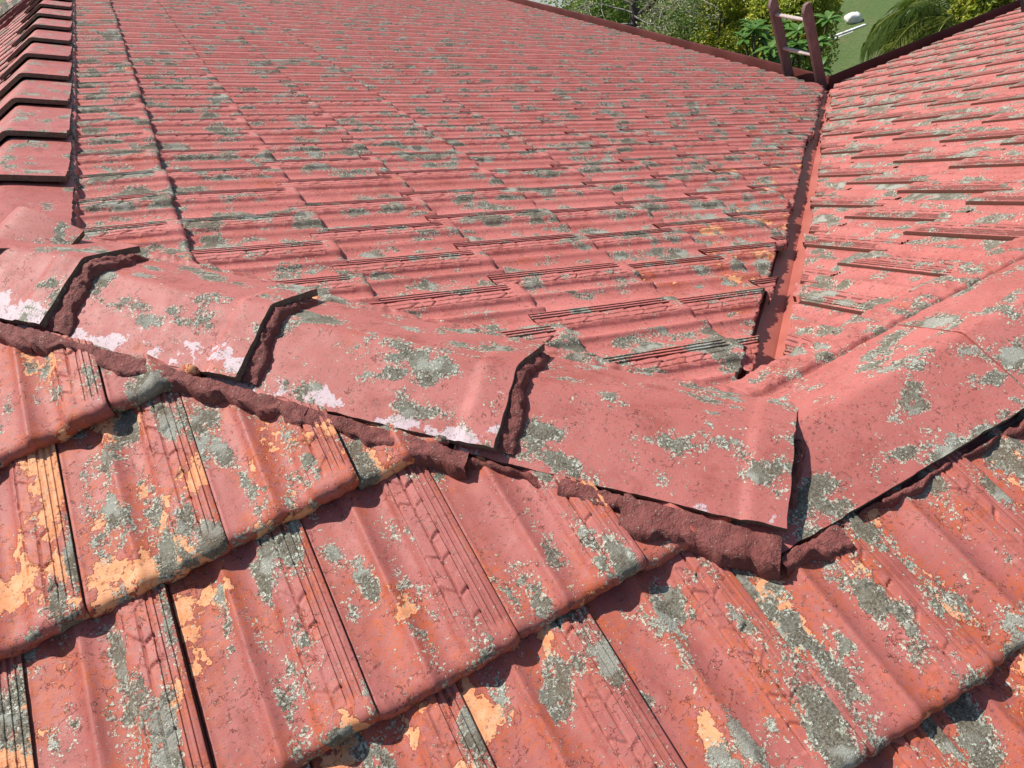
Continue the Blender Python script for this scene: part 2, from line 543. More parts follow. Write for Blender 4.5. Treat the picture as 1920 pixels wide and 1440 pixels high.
def cut(P, f, att, mi, planes, sl):
    """clip by planes (point, normal pointing to the part cut away, thick edge?)"""
    bm = bmesh.new()
    l1 = bm.verts.layers.float_vector.new('tc'); l2 = bm.verts.layers.float_vector.new('par'); l3 = bm.verts.layers.float_vector.new('tuv')
    vs = []
    for p, a, b, c_ in zip(P, att['tc'], att['par'], att['tuv']):
        v = bm.verts.new(p); v[l1] = a; v[l2] = b; v[l3] = c_; vs.append(v)
    for q, k in zip(f, mi): bm.faces.new([vs[i] for i in q]).material_index = int(k)
    for co, no, thick in planes:
        bmesh.ops.bisect_plane(bm, geom=bm.verts[:] + bm.edges[:] + bm.faces[:], dist=1e-6, plane_co=Vector(co), plane_no=Vector(no), clear_outer=True)
        if thick and bm.faces:
            es = [e for e in bm.edges if e.is_boundary and all(abs((v.co - Vector(co)).dot(Vector(no))) < 1e-4 for v in e.verts)]
            if es:
                # nibbled cut edge
                for v in {v for e in es for v in e.verts}:
                    v.co += Vector(no) * (.007 * mnoise.noise(v.co * 45) + .005 * mnoise.noise(v.co * 130))
                r_ = bmesh.ops.extrude_edge_only(bm, edges=es)
                for v in r_['geom']:
                    if isinstance(v, bmesh.types.BMVert): v.co -= Vector(sl.N) * .015
    bmesh.ops.triangulate(bm, faces=[q for q in bm.faces if len(q.verts) > 4])
    bm.verts.index_update()
    v = np.array([x.co[:] for x in bm.verts]).reshape(-1, 3)
    f4 = np.array([[x.index for x in q.verts] for q in bm.faces if len(q.verts) == 4], int).reshape(-1, 4)
    f3 = np.array([[x.index for x in q.verts] for q in bm.faces if len(q.verts) == 3], int).reshape(-1, 3)
    m4 = [q.material_index for q in bm.faces if len(q.verts) == 4]; m3 = [q.material_index for q in bm.faces if len(q.verts) == 3]
    a = {'tc': np.array([x[l1][:] for x in bm.verts]).reshape(-1, 3), 'par': np.array([x[l2][:] for x in bm.verts]).reshape(-1, 3), 'tuv': np.array([x[l3][:] for x in bm.verts]).reshape(-1, 3)}
    bm.free()
    return v, f4, f3, a, np.array(m4, int), np.array(m3, int)


roof = empty('tiled_roof', (0, 0, GROUND), 'weathered red painted clay tile roof with flaking paint and grey lichen filling the picture', 'roof')

# ---- lay out all tiles: (slope, origin, key, planes, area on screen)
tiles = []
S2 = math.sqrt(.5)


def want(sl, O, planes_fn, lift=0., tuck=0.):
    c4 = np.array([O + sl.U * a + sl.S * b for a in (0, -W) for b in (0, G)])
    if not seen(c4): return
    # fully cut away?
    pl = planes_fn(c4)
    if pl is None: return
    u, v, z = project(c4)
    uu, vv = np.clip(u, 0, 1920), np.clip(v, 0, 1440)
    x, y = uu[[0, 1, 3, 2]], vv[[0, 1, 3, 2]]
    area = .5 * abs(np.dot(x, np.roll(y, -1)) - np.dot(y, np.roll(x, -1)))
    if z.min() < .05: area = 0
    tiles.append(dict(sl=sl, O=O, pl=pl, area=area, z=z.mean(), lift=lift, tuck=tuck))


def plane_test(specs):
    def fn(c4):
        out = []
        for co, no, thick in specs:
            s = (c4 - np.array(co)) @ np.array(no)
            if s.min() > -.01: return None
            if s.max() > -.02: out.append((co, no, thick))
        return out
    return fn


hipN = norm((1, 1, 0)); valN = norm((-1, 1, 0))
# near slope F: keep x+y < -.07*sqrt2 (above P the hip, right of P the level ridge y<0)
for j in range(-2, 5):
    s = -(-.2487 + j * .3394)
    y = -(-.2487 + j * .3394) * math.cos(math.atan(TF))
    for i in range(-9, 12):
        xj = -1.0136 + (i + (.5 if j % 2 else 0)) * W
        O = np.array([xj, y, TF * y])
        xc = xj - W / 2
        specs = [((-.104, -.104, 0), hipN, False)] if xc < 0 else [((0, -.155, 0), (0, 1, 0), False)]
        # left hip at Q
        specs.append(((-D - .05, D - .12, 0), norm((-1, 1, 0)), False))
        if xj - W < -.053 < xj and abs(y) < .6:
            xs = -.053
            for part in ([((xs, 0, 0), (1, 0, 0), False), ((-.104, -.104, 0), hipN, False)], [((xs, 0, 0), (-1, 0, 0), False), ((0, -.155, 0), (0, 1, 0), False)]):
                want(SF, O, lambda c4, part=part: part)
            continue
        want(SF, O, plane_test(specs))
# inner slope A
offA = {0: .12, 1: .182, 2: .062, 3: .137, 4: .137}
for k in range(0, 15):
    x = -.7033 + .3130 * min(k, 5) + .3055 * max(0, k - 5)
    oy = offA.get(k, (.137 + .062 * (k - 4)) % W)
    for i in range(-1, 56):
        yj = oy + i * W
        O = np.array([x, yj, -TA * x])
        jv = random.Random(k * 91 + i).uniform(-.011, .011)
        jv -= .014 * math.exp(-max(x, 0) / .25)
        want(SA, O, plane_test([((-.024 + jv, .024 - jv, 0), norm((1, -1, 0)), True), ((.045, .045, 0), -hipN, False)]), lift=.014 if k == 0 else 0.)
# right slope B
for j in range(0, 12):
    y = .2412 + .3115 * min(j, 3) + .304 * max(0, j - 3)
    for i in range(-2, 45):
        xj = .3962 + (i + (.5 if j % 2 else 0)) * W
        O = np.array([xj, y, -TA * y])
        jv = random.Random(j * 77 + i).uniform(-.010, .012)
        want(SB, O, plane_test([((.021 + jv, -.021 - jv, 0), norm((-1, 1, 0)), True), ((0, .045, 0), (0, -1, 0), False)]))
# left slope L
for k in range(0, 5):
    x = -2 * D + .74 - .313 * k
    for i in range(0, 34):
        yj = 1.0 + i * W + (.1 * k) % W
        O = np.array([x, yj, TA * (x + 2 * D)])
        want(SL, O, plane_test([((-D, D + .1, 0), norm((-1, -1, 0)), False), ((0, 6.52, 0), (0, 1, 0), False)]))

# a tile split round the end of the ridge is one tile: join its pieces
merged = {}
for t in tiles:
    k = (t['sl'].id, round(float(t['O'][0]), 4), round(float(t['O'][1]), 4))
    if k in merged: merged[k]['more'] = t['pl']
    else: merged[k] = t
tiles = list(merged.values())
tiles.sort(key=lambda t: -t['area'])
rest = Buf(); rest_b = Buf()
for n, t in enumerate(tiles):
    sl = t['sl']
    rr = random.Random(n * 13 + 5)
    res = 'hi' if (sl is SF) else ('hi' if t['z'] < 1.9 and n < 100 else ('md' if t['z'] < 3.4 else 'lo'))
    if t['area'] <= 1: res = 'lo' if t['z'] > 2.5 else 'md'
    lich = {1: -.02, 2: .0, 3: .02, 4: -.1}[sl.id] + rr.uniform(-.20, .18)
    wear = {1: .28, 2: -.16, 3: -.3, 4: -.3}[sl.id] + rr.uniform(-.12, .10)
    if sl is SF:
        if t['O'][0] < -.72: wear += .19
        if t['O'][0] > .05: wear += .12; lich += .10
    if sl is SA:
        d_v = (t['O'][1] - t['O'][0])
        if d_v < .32: wear += .34
        if t['O'][0] < -.6: lich += .16; wear += .16
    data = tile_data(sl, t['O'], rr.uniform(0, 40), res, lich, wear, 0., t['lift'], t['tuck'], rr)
    buf = Buf() if n < 100 else (rest_b if sl is SB else rest)
    if t['pl']:
        got = 0
        for pls in [t['pl']] + ([t['more']] if 'more' in t else []):
            v, f4, f3, a, m4, m3 = cut(*data, pls, sl)
            if not len(v): continue
            got = 1
            buf.add(v, f4, a, m4)
            if len(f3): buf.f3.append(f3 + buf.n - len(v)); buf.m3.append(m3)
        if not got: continue
    else:
        buf.add(*data)
    if n < 100:
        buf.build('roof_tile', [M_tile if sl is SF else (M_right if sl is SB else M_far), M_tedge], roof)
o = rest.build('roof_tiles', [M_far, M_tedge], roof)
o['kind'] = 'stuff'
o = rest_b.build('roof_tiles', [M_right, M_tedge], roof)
o['kind'] = 'stuff'

# ---- dark felt below the tiles
b = Buf()
e = -.075
hipf = lambda x, y: TF * y
far = 12.6
b.add([(-4, -3.2, TF * -3.2 + e), (4, -3.2, TF * -3.2 + e), (4, 0, e), (0, 0, e), (-D, D, TA * D + e), (-4, -1.9, TF * -1.9 + e)],
      [(0, 1, 2, 3), (0, 3, 4, 5)])
b.add([(0, 0, e), (3.7, 3.7, -TA * 3.7 + e), (3.7, far, -TA * 3.7 + e), (-D, far, TA * D + e), (-D, D, TA * D + e)],
      [(0, 1, 2), (0, 2, 3), (0, 3, 4)])
b.add([(0, 0, e), (8.0, 0, e), (8.0, 3.7, -TA * 3.7 + e), (3.7, 3.7, -TA * 3.7 + e)], [(0, 1, 2, 3)])
b.add([(-D, D, TA * D + e), (-D, 6.6, TA * D + e), (-3.5, 6.6, TA * (2 * D - 3.5) + e), (-3.5, -1.4, TA * (2 * D - 3.5) + e)], [(0, 1, 2, 3)])
b.build('underlay', M_under, roof, smooth=False)

# ---- valley flashing: a folded sheet down the valley
b = Buf()
ss_ = np.linspace(-.02, 3.72, 90)
prof = [(-.17, .002), (-.12, .0), (-.055, .0), (-.047, .006), (-.006, .0), (.0, -.003), (.006, .0), (.047, .006), (.055, 0), (.12, .0), (.17, .002)]
V = []
for s_ in ss_:
    for q, hz in prof:
        q = max(-.02 - max(s_, 0) * .8, min(.02 + max(s_, 0) * .8, q))
        x_, y_ = s_ + q * S2, s_ - q * S2
        z_ = -TA * s_ + TA * abs(q) * S2 - .044 + hz + .0015 * math.sin(s_ * 9 + q * 30)
        V.append((x_, y_, z_))
b.add(V, gridf(len(ss_), len(prof)))
b.build('valley_gutter', M_metal, roof, sharp=40)

# ---- eaves gutters with straps, fascia
GX = 3.66
gut_a = [(GX, -.03), (GX, -.12), (LIP, -.12), (LIP, -.012), (LIP + .006, 0), (LIP + .012, -.004), (LIP + .012, -.13), (GX - .012, -.13)]
ZL = -1.305


def gutter(axis, length):
    b = Buf()
    lin = np.linspace(0, length, 40)
    V = []
    for s_ in lin:
        for x_, z_ in gut_a:
            ins = x_                    # mitred at the inner corner
            wob = .004 * math.sin(s_ * 1.9 + 1) * (x_ > GX + .01)
            along = x_ + s_ if s_ == 0 else LIP + .02 + s_
            p = (x_ + wob, along, ZL + z_) if axis == 'y' else (along, x_ + wob, ZL + z_)
            V.append(p)
    f = gridf(len(lin), len(gut_a))
    b.add(V, f)
    return b.build('gutter', M_gut, roof, sharp=35)


ga = gutter('y', 8.7)
gb = gutter('x', 4.2)
for parent, pts in ((ga, [(0, LIP - .02, y_) for y_ in (4.33, 5.25, 6.15, 7.1, 8.05, 9.0, 9.9)]), (gb, [(1, LIP - .02, x_) for x_ in (4.55, 5.4, 6.3, 7.2)])):
    for ax, a, bb in pts:
        b = Buf()
        q = [(GX - .05, -.005), (GX + .02, .002), (GX + .08, .004), (LIP + .004, .006)]
        V = []
        for x_, z_ in q:
            for d_ in (-.011, .011):
                for t_ in (0, -.003):
                    V.append((x_, bb + d_, ZL + z_ + .008 + t_) if ax == 0 else (bb + d_, x_, ZL + z_ + .008 + t_))
        F_ = []
        for i in range(3):
            k = i * 4
            F_ += [(k, k + 2, k + 6, k + 4), (k + 1, k + 5, k + 7, k + 3), (k, k + 4, k + 5, k + 1), (k + 2, k + 3, k + 7, k + 6)]
        F_ += [(0, 1, 3, 2), (12, 14, 15, 13)]
        b.add(V, F_)
        s_o = b.build('strap', M_metal, parent, smooth=False)
        s_o.parent = parent
b = Buf()
box(b, (GX - .03, 8.1, ZL - .13), (.03, 9.0, .2))
box(b, (5.7, GX - .03, ZL - .13), (4.2, .03, .2))
b.build('fascia_board', M_gut, roof, smooth=False)

# house wall below the eaves
N = NT('cream_brick')
br = N.t.nodes.new('ShaderNodeTexBrick')
tcn = N.t.nodes.new('ShaderNodeTexCoord')
mp = N.t.nodes.new('ShaderNodeMapping'); mp.inputs['Rotation'].default_value = (R(90), 0, 0)
N.link(tcn.outputs['Object'], mp.inputs[0]); N.link(mp.outputs[0], br.inputs['Vector'])
br.inputs['Scale'].default_value = 4.5
br.inputs['Color1'].default_value = (.42, .30, .2, 1); br.inputs['Color2'].default_value = (.36, .25, .17, 1); br.inputs['Mortar'].default_value = (.4, .38, .34, 1)
M_brick = N.out(br.outputs['Color'], .85, .2)
b = Buf()
box(b, (3.15, 8.1, (GROUND - 1.5) / 2), (.2, 9.9, -1.5 - GROUND))
box(b, (5.6, 3.15, (GROUND - 1.5) / 2), (4.7, .2, -1.5 - GROUND))
b.build('wall', M_brick, roof, smooth=False)


# ------------------------------------------------------------------ ridge and hip caps
def cap(head, butt, side, hw=.142, apex=.047, drop=.060, lift=.009, sink=-.016, key=0., lich=0., wear=0., white=0., collar=True, roundness=.10, th=.014, apex_shift=0., nq=40, nl=64, hwr=None, wside=-1, edge=None):
    """V-shaped cap; head is the upper end (tucked), butt the lower end that laps over the next"""
    head, butt = np.array(head, float), np.array(butt, float)
    L_ = np.linalg.norm(butt - head)
    A_ = (butt - head) / L_
    S_ = norm(side)
    qs = np.linspace(-1, 1, nq)
    ls = np.linspace(0, 1, nl)
    q, l = np.meshgrid(qs, ls, indexing='ij')
    shp = (np.sqrt(q * q + roundness ** 2) - roundness) / (math.sqrt(1 + roundness ** 2) - roundness)
    dist = (1 - l) * L_
    col_ = (.0060 * (1 - sm(dist, .055, .072))) if collar else 0
    z = apex - shp * drop + lift * l + sink * (1 - l) + col_
    perp = q * np.where(q > 0, hwr or hw, hw) + apex_shift
    r = random.Random(int(key * 1000))
    P = head + A_ * (l * L_)[..., None] + S_ * perp[..., None] + np.array([0, 0, 1.0]) * z[..., None]
    flat = P.reshape(-1, 3)
    nz = vnoise(flat, 9, key * 3.1, 3).reshape(q.shape)
    nz2 = vnoise(flat, 38, key * 1.7, 2).reshape(q.shape)
    ew = np.maximum(sm(np.abs(q), .93, 1), sm(l, .97, 1))
    P[..., 2] += .0014 * nz + .0005 * nz2
    P += (A_ * (.0022 * sm(l, .96, 1) * nz2)[..., None]) + S_ * (np.sign(q) * sm(np.abs(q), .9, 1) * .003 * nz2)[..., None]
    tcv = np.stack([q * hw + key * 2.1, l * L_ + key * 1.3, np.full_like(q, key * .9) + z], -1)
    wq = np.clip(sm(wside * q, .35, .95), 0, 1)
    par = np.stack([np.full_like(q, lich) - .35 * sm(np.abs(q), .86, 1) * 0, np.full_like(q, wear), white * wq], -1)
    top = P
    # inner skin: offset roughly along the normal
    nrm = np.stack([np.zeros_like(q)] * 3, -1)
    sgn = np.sign(q) * (np.abs(q) / np.sqrt(q * q + roundness ** 2))
    nrm = np.array([0, 0, 1.0]) + S_ * (sgn * drop / hw)[..., None]
    nrm /= np.linalg.norm(nrm, axis=-1)[..., None]
    bot = P - nrm * th
    b = Buf()
    n, m = q.shape
    f = gridf(n, m)
    a_, b_, c_ = P[n // 2, m // 2], P[n // 2 + 1, m // 2], P[n // 2, m // 2 + 1]
    flip = np.cross(c_ - a_, b_ - a_)[2] < 0
    b.add(top.reshape(-1, 3), f[:, ::-1] if flip else f, {'tc': tcv.reshape(-1, 3), 'par': par.reshape(-1, 3)})
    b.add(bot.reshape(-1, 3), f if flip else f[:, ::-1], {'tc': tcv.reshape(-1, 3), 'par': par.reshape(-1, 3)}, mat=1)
    for tp, bt in ((top[:, -1], bot[:, -1]), (top[0], bot[0]), (top[-1], bot[-1]), (top[:, 0], bot[:, 0])):
        k = len(tp)
        mid = (tp * .5 + bt * .5)
        V = np.concatenate([tp, bt])
        b.add(V, [(i, i + 1, i + 1 + k, i + k) for i in range(k - 1)], mat=1)
    o = b.build('ridge_tile', [M_cap, edge or M_edge], roof, sharp=38)
    return o


def mortar_joint(center, A_, S_, hw=.13, apex=.03, drop=.056, width=.045, key=0., asym=0., apex_shift=0., hwr=None):
    """rough mortar fillet in front of a cap's butt, lying on the cap below"""
    A_, S_ = norm(A_), norm(S_)
    nq, nl = 90, 18
    q, l = np.meshgrid(np.linspace(-1.0 , 1.0, nq), np.linspace(0, 1, nl), indexing='ij')
    rdn = .05
    shp = (np.sqrt(q * q + rdn ** 2) - rdn) / (math.sqrt(1 + rdn ** 2) - rdn)
    base = apex - shp * drop
    wl = width * (1 + .0 * q)
    P0 = center + A_ * (l * width)[..., None] + S_ * (q * np.where(q > 0, hwr or hw, hw) + apex_shift)[..., None]
    flat = P0.reshape(-1, 3)
    n1 = vnoise(flat, 14, key, 3).reshape(q.shape); n2 = vnoise(flat, 60, key + 9, 4).reshape(q.shape); n3 = vnoise(flat, 170, key + 3, 3).reshape(q.shape)
    wide = width * (1 + .30 * n1 + .12 * n2 + asym * q)
    P = center + A_ * (l * wide - .012)[..., None] + S_ * ((q * np.where(q > 0, hwr or hw, hw)) * (1 + .04 * n1) + apex_shift)[..., None]
    hh = .014 * np.sqrt(np.clip(1 - (l * 1.02) ** 6, 0, 1)) * (1 - .5 * sm(np.abs(q), .85, 1)) - .010 * (l > .96)
    P[..., 2] += base + hh + .005 * n2 * (l < .95) + .0022 * n3
    b = Buf()
    f = gridf(nq, nl)
    a_, b_, c_ = P[nq // 2, 9], P[nq // 2 + 1, 9], P[nq // 2, 10]
    flip = np.cross(c_ - a_, b_ - a_)[2] < 0
    b.add(P.reshape(-1, 3), f[:, ::-1] if flip else f)
    return b.build('mortar', M_mort, roof)


def bedding(p0, p1, side, zplane, q0, q1, key=0., h0=.034, h1=.040, nl=None, amp=.5, name='mortar', qe=.147, mat=None):
    """rough mortar below a cap edge. p0->p1 = line under the apex, side = horizontal direction away from it"""
    p0, p1 = np.array(p0, float), np.array(p1, float)
    Ln = np.linalg.norm(p1 - p0)
    nl = nl or max(20, int(Ln / .006)); nq = 26
    S_ = norm(side)
    l, q = np.meshgrid(np.linspace(0, 1, nl), np.linspace(0, 1, nq), indexing='ij')
    base = p0 + (p1 - p0) * l[..., None]
    fl = (base + S_ * (q * .08)[..., None]).reshape(-1, 3)
    n1 = vnoise(base[:, 0], 7, key, 3)[:, None]; n1b = vnoise(base[:, 0], 26, key + 5, 3)[:, None]
    n2 = vnoise(fl, 45, key + 2, 4).reshape(q.shape); n3 = vnoise(fl, 150, key + 4, 3).reshape(q.shape)
    qq = q0 + (q1 - q0) * (1 + amp * n1 + .12 * n1b) * np.clip(q / .86, 0, 1)
    P = base + S_ * qq[..., None]
    zp = zplane(P[..., 0], P[..., 1])
    hgt = h0 + (h1 - h0) * sm(qq, qe, qe + .012) + (.006 * n2 + .003 * n3) * sm(qq, qe - .01, qe + .01)
    P[..., 2] = zp + np.where(q < .87, hgt, 0.0) + np.where(q >= .87, .036 * (1 - (q - .86) / .14) - .01, 0)
    b = Buf()
    f = gridf(nl, nq)
    a_, b_, c_ = P[5, 9], P[6, 9], P[5, 10]
    flip = np.cross(b_ - a_, c_ - a_)[2] > 0
    b.add(P.reshape(-1, 3), f if not flip else f[:, ::-1])
    return b.build(name, mat or M_mort, roof)


zF = lambda x, y: TF * y
zA = lambda x, y: -TA * x
zB = lambda x, y: -TA * y
HD = np.array([S2, -S2, -TA * S2])          # down the hip (per metre of plan length)


def hp(s):                                  # point on the hip line, s = plan distance above the valley head
    return np.array([-S2 * s, S2 * s, TA * S2 * s])


# hip caps: butts at s = 1.238, .836, .378, -.066
hb = [1.238, .836, .378, -.066]
params = [dict(lich=-.22, wear=-.1, white=1.15), dict(lich=.14, wear=.08, white=.82), dict(lich=.08, wear=.0, white=.88), dict(lich=.0, wear=-.1, white=.5)]
for n, s_ in enumerate(hb):
    hs = 1.62 if n == 0 else hb[n - 1] + .075
    if n == 0: hs = 1.56
    cap(hp(hs), hp(s_), (1, 1, 0), hw=.150, hwr=.130, apex=.052, drop=.050, roundness=.035, key=1.1 + n * .77, **params[n])
    if n < 3:
        mortar_joint(hp(s_ + .004), HD, (1, 1, 0), hw=.138 if n else .142, hwr=.118, apex=.045, drop=.050, key=n * 7.3, width=.054 if n == 0 else .036, asym=-.2)
# ridge 1 caps, seen running away: butts (towards the camera) at these y
yb = [1.48, 1.93, 2.38, 2.83, 3.28, 3.72, 4.16, 4.61, 5.06, 5.5, 5.95, 6.4, 6.85, 7.3]
cap((-D, 1.60, TA * D), (-D, 1.0, TA * D), (1, 0, 0), key=9.3, hw=.15, apex=.045, lich=-.3, wear=-.12, lift=.0, collar=False, wside=1)
for n, y_ in enumerate(yb):
    cap((-D, y_ + .53, TA * D), (-D, y_, TA * D), (1, 0, 0), hw=.146, apex=.045, drop=.058, key=10 + n * .63, lich=.02 * (n % 3) - .08, wear=-.1, white=.25, wside=1, nq=26, nl=30, th=.015, roundness=.05, lift=.007)
# left hip caps from the junction down to the left
lh = np.array([-D, D, TA * D])
for n in range(3):
    a_ = lh + np.array([-S2, -S2, -TA * S2]) * (n * .45 - .12); b_ = lh + np.array([-S2, -S2, -TA * S2]) * (n * .45 + .42)
    cap(a_ + np.array([0, 0, -.004]), b_, (-1, 1, 0), key=20 + n, lich=-.2, wear=-.1, white=.5, nq=26, nl=30)
# level ridge to the right of the valley head
RZ = -.012
cap((.52, -.012, RZ - .004), (-.115, -.012, RZ - .004), (0, 1, 0), hw=.150, hwr=.135, apex=.046, drop=.052, lift=-.012, sink=.004, key=31.2, lich=.02, wear=-.2, white=-.2, collar=False, roundness=.05)
cap((1.02, -.014, RZ), (.44, -.014, RZ), (0, 1, 0), hw=.151, hwr=.136, apex=.046, drop=.052, lift=.001, sink=.002, key=32.5, lich=.06, wear=-.2, white=-.2, collar=False, roundness=.05, th=.005, edge=M_cap)
for n in range(2, 7):
    cap((.02 + .45 * n + .55, -.014, RZ), (.02 + .45 * n, -.014, RZ), (0, 1, 0), key=33 + n, lich=-.05, wear=-.3, nq=26, nl=30)
# mortar at the mitre
mortar_joint(hp(-.068) + np.array([0, 0, -.004]), norm((S2, -S2, -.1)), (1, 1, 0), hw=.125, apex=.036, key=41., width=.026, asym=.1)

# bedding under the caps on the near side
bedding(hp(1.60), hp(1.24), (-1, -1, 0), zF, .10, .195, key=33, h0=.010, h1=.032, amp=.3)
bedding(hp(1.26), hp(.70), (-1, -1, 0), zF, .10, .186, key=11, h0=.010, h1=.039, amp=.3)
bedding(hp(.73), hp(.42), (-1, -1, 0), zF, .10, .182, key=27, h0=.010, h1=.037, amp=.3)
bedding(hp(.44), hp(.26), (-1, -1, 0), zF, .10, .168, key=29, h0=.010, h1=.028, amp=.3)
bedding(hp(.27), hp(.13), (-1, -1, 0), zF, .10, .186, key=30, h0=.012, h1=.040, amp=.2)
bedding(hp(.17), hp(-.06), (-1, -1, 0), zF, .10, .205, key=37, h0=.012, h1=.046, amp=.2)
bedding((-.09, -.012, 0), (.02, -.012, 0), (0, -1, 0), zF, .10, .19, key=52, h0=.012, h1=.036, amp=.3)
bedding((.0, -.012, 0), (2.2, -.012, 0), (0, -1, 0), zF, .10, .162, key=51, h0=.010, h1=.026, amp=.3)
# far sides
bedding(hp(1.5), hp(-.05), (1, 1, 0), zA, .09, .158, key=61, h0=.022, h1=.028, amp=.10, qe=.13, mat=M_cap)
bedding((-D, 1.0, 0), (-D, 6.9, 0), (1, 0, 0), zA, .09, .152, key=71, h0=.018, h1=.022, amp=.08, nl=300, qe=.13, mat=M_cap)
bedding((.02, 0, 0), (2.2, 0, 0), (0, 1, 0), zB, .09, .205, key=81, h0=.018, h1=.034, amp=.12, qe=.116, mat=M_cap)
# cross ridge closing the far end of the left slope
for n in range(4):
    x0 = -D - .02 - n * .42
    zz = TA * (x0 + 2 * D) + .07
    cap((x0, 6.56, zz), (x0 - .50, 6.56, zz - .5 * TA), (0, 1, 0), key=50 + n, lich=.75, wear=-.1, hw=.095, drop=.06, apex=.06, nq=22, nl=26)
bedding((-D, 6.50, 0), (-3.2, 6.50, 0), (0, -1, 0), lambda x, y: TA * (x + 2 * D), .03, .085, key=91, h0=.06, h1=.03, amp=.5, nl=160, qe=.06)

# ------------------------------------------------------------------ ground
N = NT('mown_lawn')
tcn = N.t.nodes.new('ShaderNodeTexCoord').outputs['Object']
c = N.mix(N.ss(N.noise(tcn, .55, 4, .6), .35, .65), (.13, .19, .06), (.17, .21, .08))
c = N.mix(N.ss(N.noise(tcn, 1.6, 3, .6), .56, .72, 0, .8), c, (.24, .19, .10))
c = N.mix(N.ss(N.noise(tcn, 14, 5, .8), .35, .7, 0, .75), c, (.055, .12, .028))
c = N.mix(N.ss(N.noise(tcn, 70, 3, .8), .5, .75, 0, .6), c, (.20, .27, .10))
N.bump(N.noise(tcn, 45, 4, .8), .04)
M_lawn = N.out(c, .9, .15)
b = Buf()
n_ = 60
gx = np.sinh(np.linspace(-5, 5, n_)) / math.sinh(5) * 600
X_, Y_ = np.meshgrid(gx, gx, indexing='ij')
Z_ = GROUND + .05 * np.sin(X_ * .4) * np.cos(Y_ * .33)
b.add(np.stack([X_ + 8, Y_ + 8, Z_], -1).reshape(-1, 3), gridf(n_, n_)[:, ::-1])
lawn = b.build('lawn', M_lawn)
tag(lawn, kind='structure')


def ray(u, v, dist):
    d = RM @ np.array([(u - 960) / FPX, -(v - 720) / FPX, -1.0])
    return CAM + norm(d) * dist


def leafy(buf, centers, size, aspect=.45, droop=.2, up=.5, mat=0, fold=True, r=None):
    """a folded leaf (two quads) per centre"""
    r = r or rng
    n = len(centers)
    d = r.normal(size=(n, 3)); d[:, 2] = d[:, 2] * .6 - droop
    d /= np.linalg.norm(d, axis=1)[:, None]
    nn = r.normal(size=(n, 3)) * .7 + np.array([0, 0, up])
    s = np.cross(d, nn); s /= np.linalg.norm(s, axis=1)[:, None] + 1e-9
    nn = np.cross(s, d)
    L_ = size * r.uniform(.65, 1.3, (n, 1)); w_ = L_ * aspect
    c = centers
    v = np.stack([c, c + d * L_ * .5 + s * w_ * .5 + nn * L_ * .10, c + d * L_ - nn * L_ * .08, c + d * L_ * .5 - s * w_ * .5 + nn * L_ * .10], 1)
    f = np.arange(n * 4).reshape(n, 4)
    tcv = np.repeat(np.stack([r.uniform(0, 1, n), r.uniform(0, 1, n), np.zeros(n)], 1), 4, 0)
    f1 = np.concatenate([f[:, [0, 1, 2]], f[:, [0, 2, 3]]])
    buf.add(v.reshape(-1, 3), f1, {'tc': tcv, 'par': v.reshape(-1, 3)}, mat=mat)


def leaf_mat(name, a, b_, c_=None, trans=.35):
    N = NT(name)
    x = N.sep(N.attr('tc'))
    col = N.mix(x[0], a, b_)
    if c_: col = N.mix(N.ss(x[1], .72, .8), col, c_)
    N.put(N.b.inputs['Transmission Weight'], 0.0)
    m_ = N.out(col, .45, .4)
    tr = N.t.nodes.new('ShaderNodeBsdfTranslucent'); N.put(tr.inputs[0], col)
    ad = N.t.nodes.new('ShaderNodeMixShader'); ad.inputs[0].default_value = trans
    N.link(N.b.outputs[0], ad.inputs[1]); N.link(tr.outputs[0], ad.inputs[2])
    N.link(ad.outputs[0], N.t.nodes['Material Output'].inputs[0])
    return m_


def bark_mat(name, a, b_):
    N = NT(name)
    t_ = N.t.nodes.new('ShaderNodeTexCoord').outputs['Object']
    N.bump(N.noise(N.vm('MULTIPLY', t_, (1, 1, .3)), 40, 5, .7), .01)
    return N.out(N.mix(N.noise(t_, 14, 5, .7), a, b_), .9, .2)


M_yel = leaf_mat('yellow_green_leaves', (.38, .42, .04), (.22, .32, .04), (.62, .58, .10))
M_grn = leaf_mat('mid_green_leaves', (.12, .24, .03), (.19, .30, .05), (.33, .36, .08))
M_dk = leaf_mat('grey_green_leaves', (.17, .24, .08), (.24, .30, .11), (.42, .42, .2))
M_big = leaf_mat('broad_bright_leaves', (.08, .19, .03), (.13, .25, .05))
M_palm = leaf_mat('palm_leaflets', (.06, .11, .015), (.12, .17, .025), (.30, .34, .08))
M_barkd = bark_mat('dark_bark', (.07, .055, .045), (.15, .125, .10))
M_stem = bark_mat('green_brown_stem', (.10, .11, .05), (.17, .16, .09))
M_barkg = bark_mat('pale_dead_twigs', (.28, .25, .22), (.45, .42, .38))


def blob_points(c, rad, n, lumps=14, r=None):
    r = r or rng
    lc = r.normal(size=(lumps, 3)); lc /= np.linalg.norm(lc, axis=1)[:, None]
    lc = c + lc * np.array(rad) * r.uniform(.35, .85, (lumps, 1))
    lr = r.uniform(.28, .50, lumps)
    k = r.integers(0, lumps, n)
    d = r.normal(size=(n, 3)); d /= np.linalg.norm(d, axis=1)[:, None]
    rr_ = r.uniform(.55, 1.0, (n, 1)) ** .5
    return lc[k] + d * rr_ * lr[k][:, None] * np.array(rad)


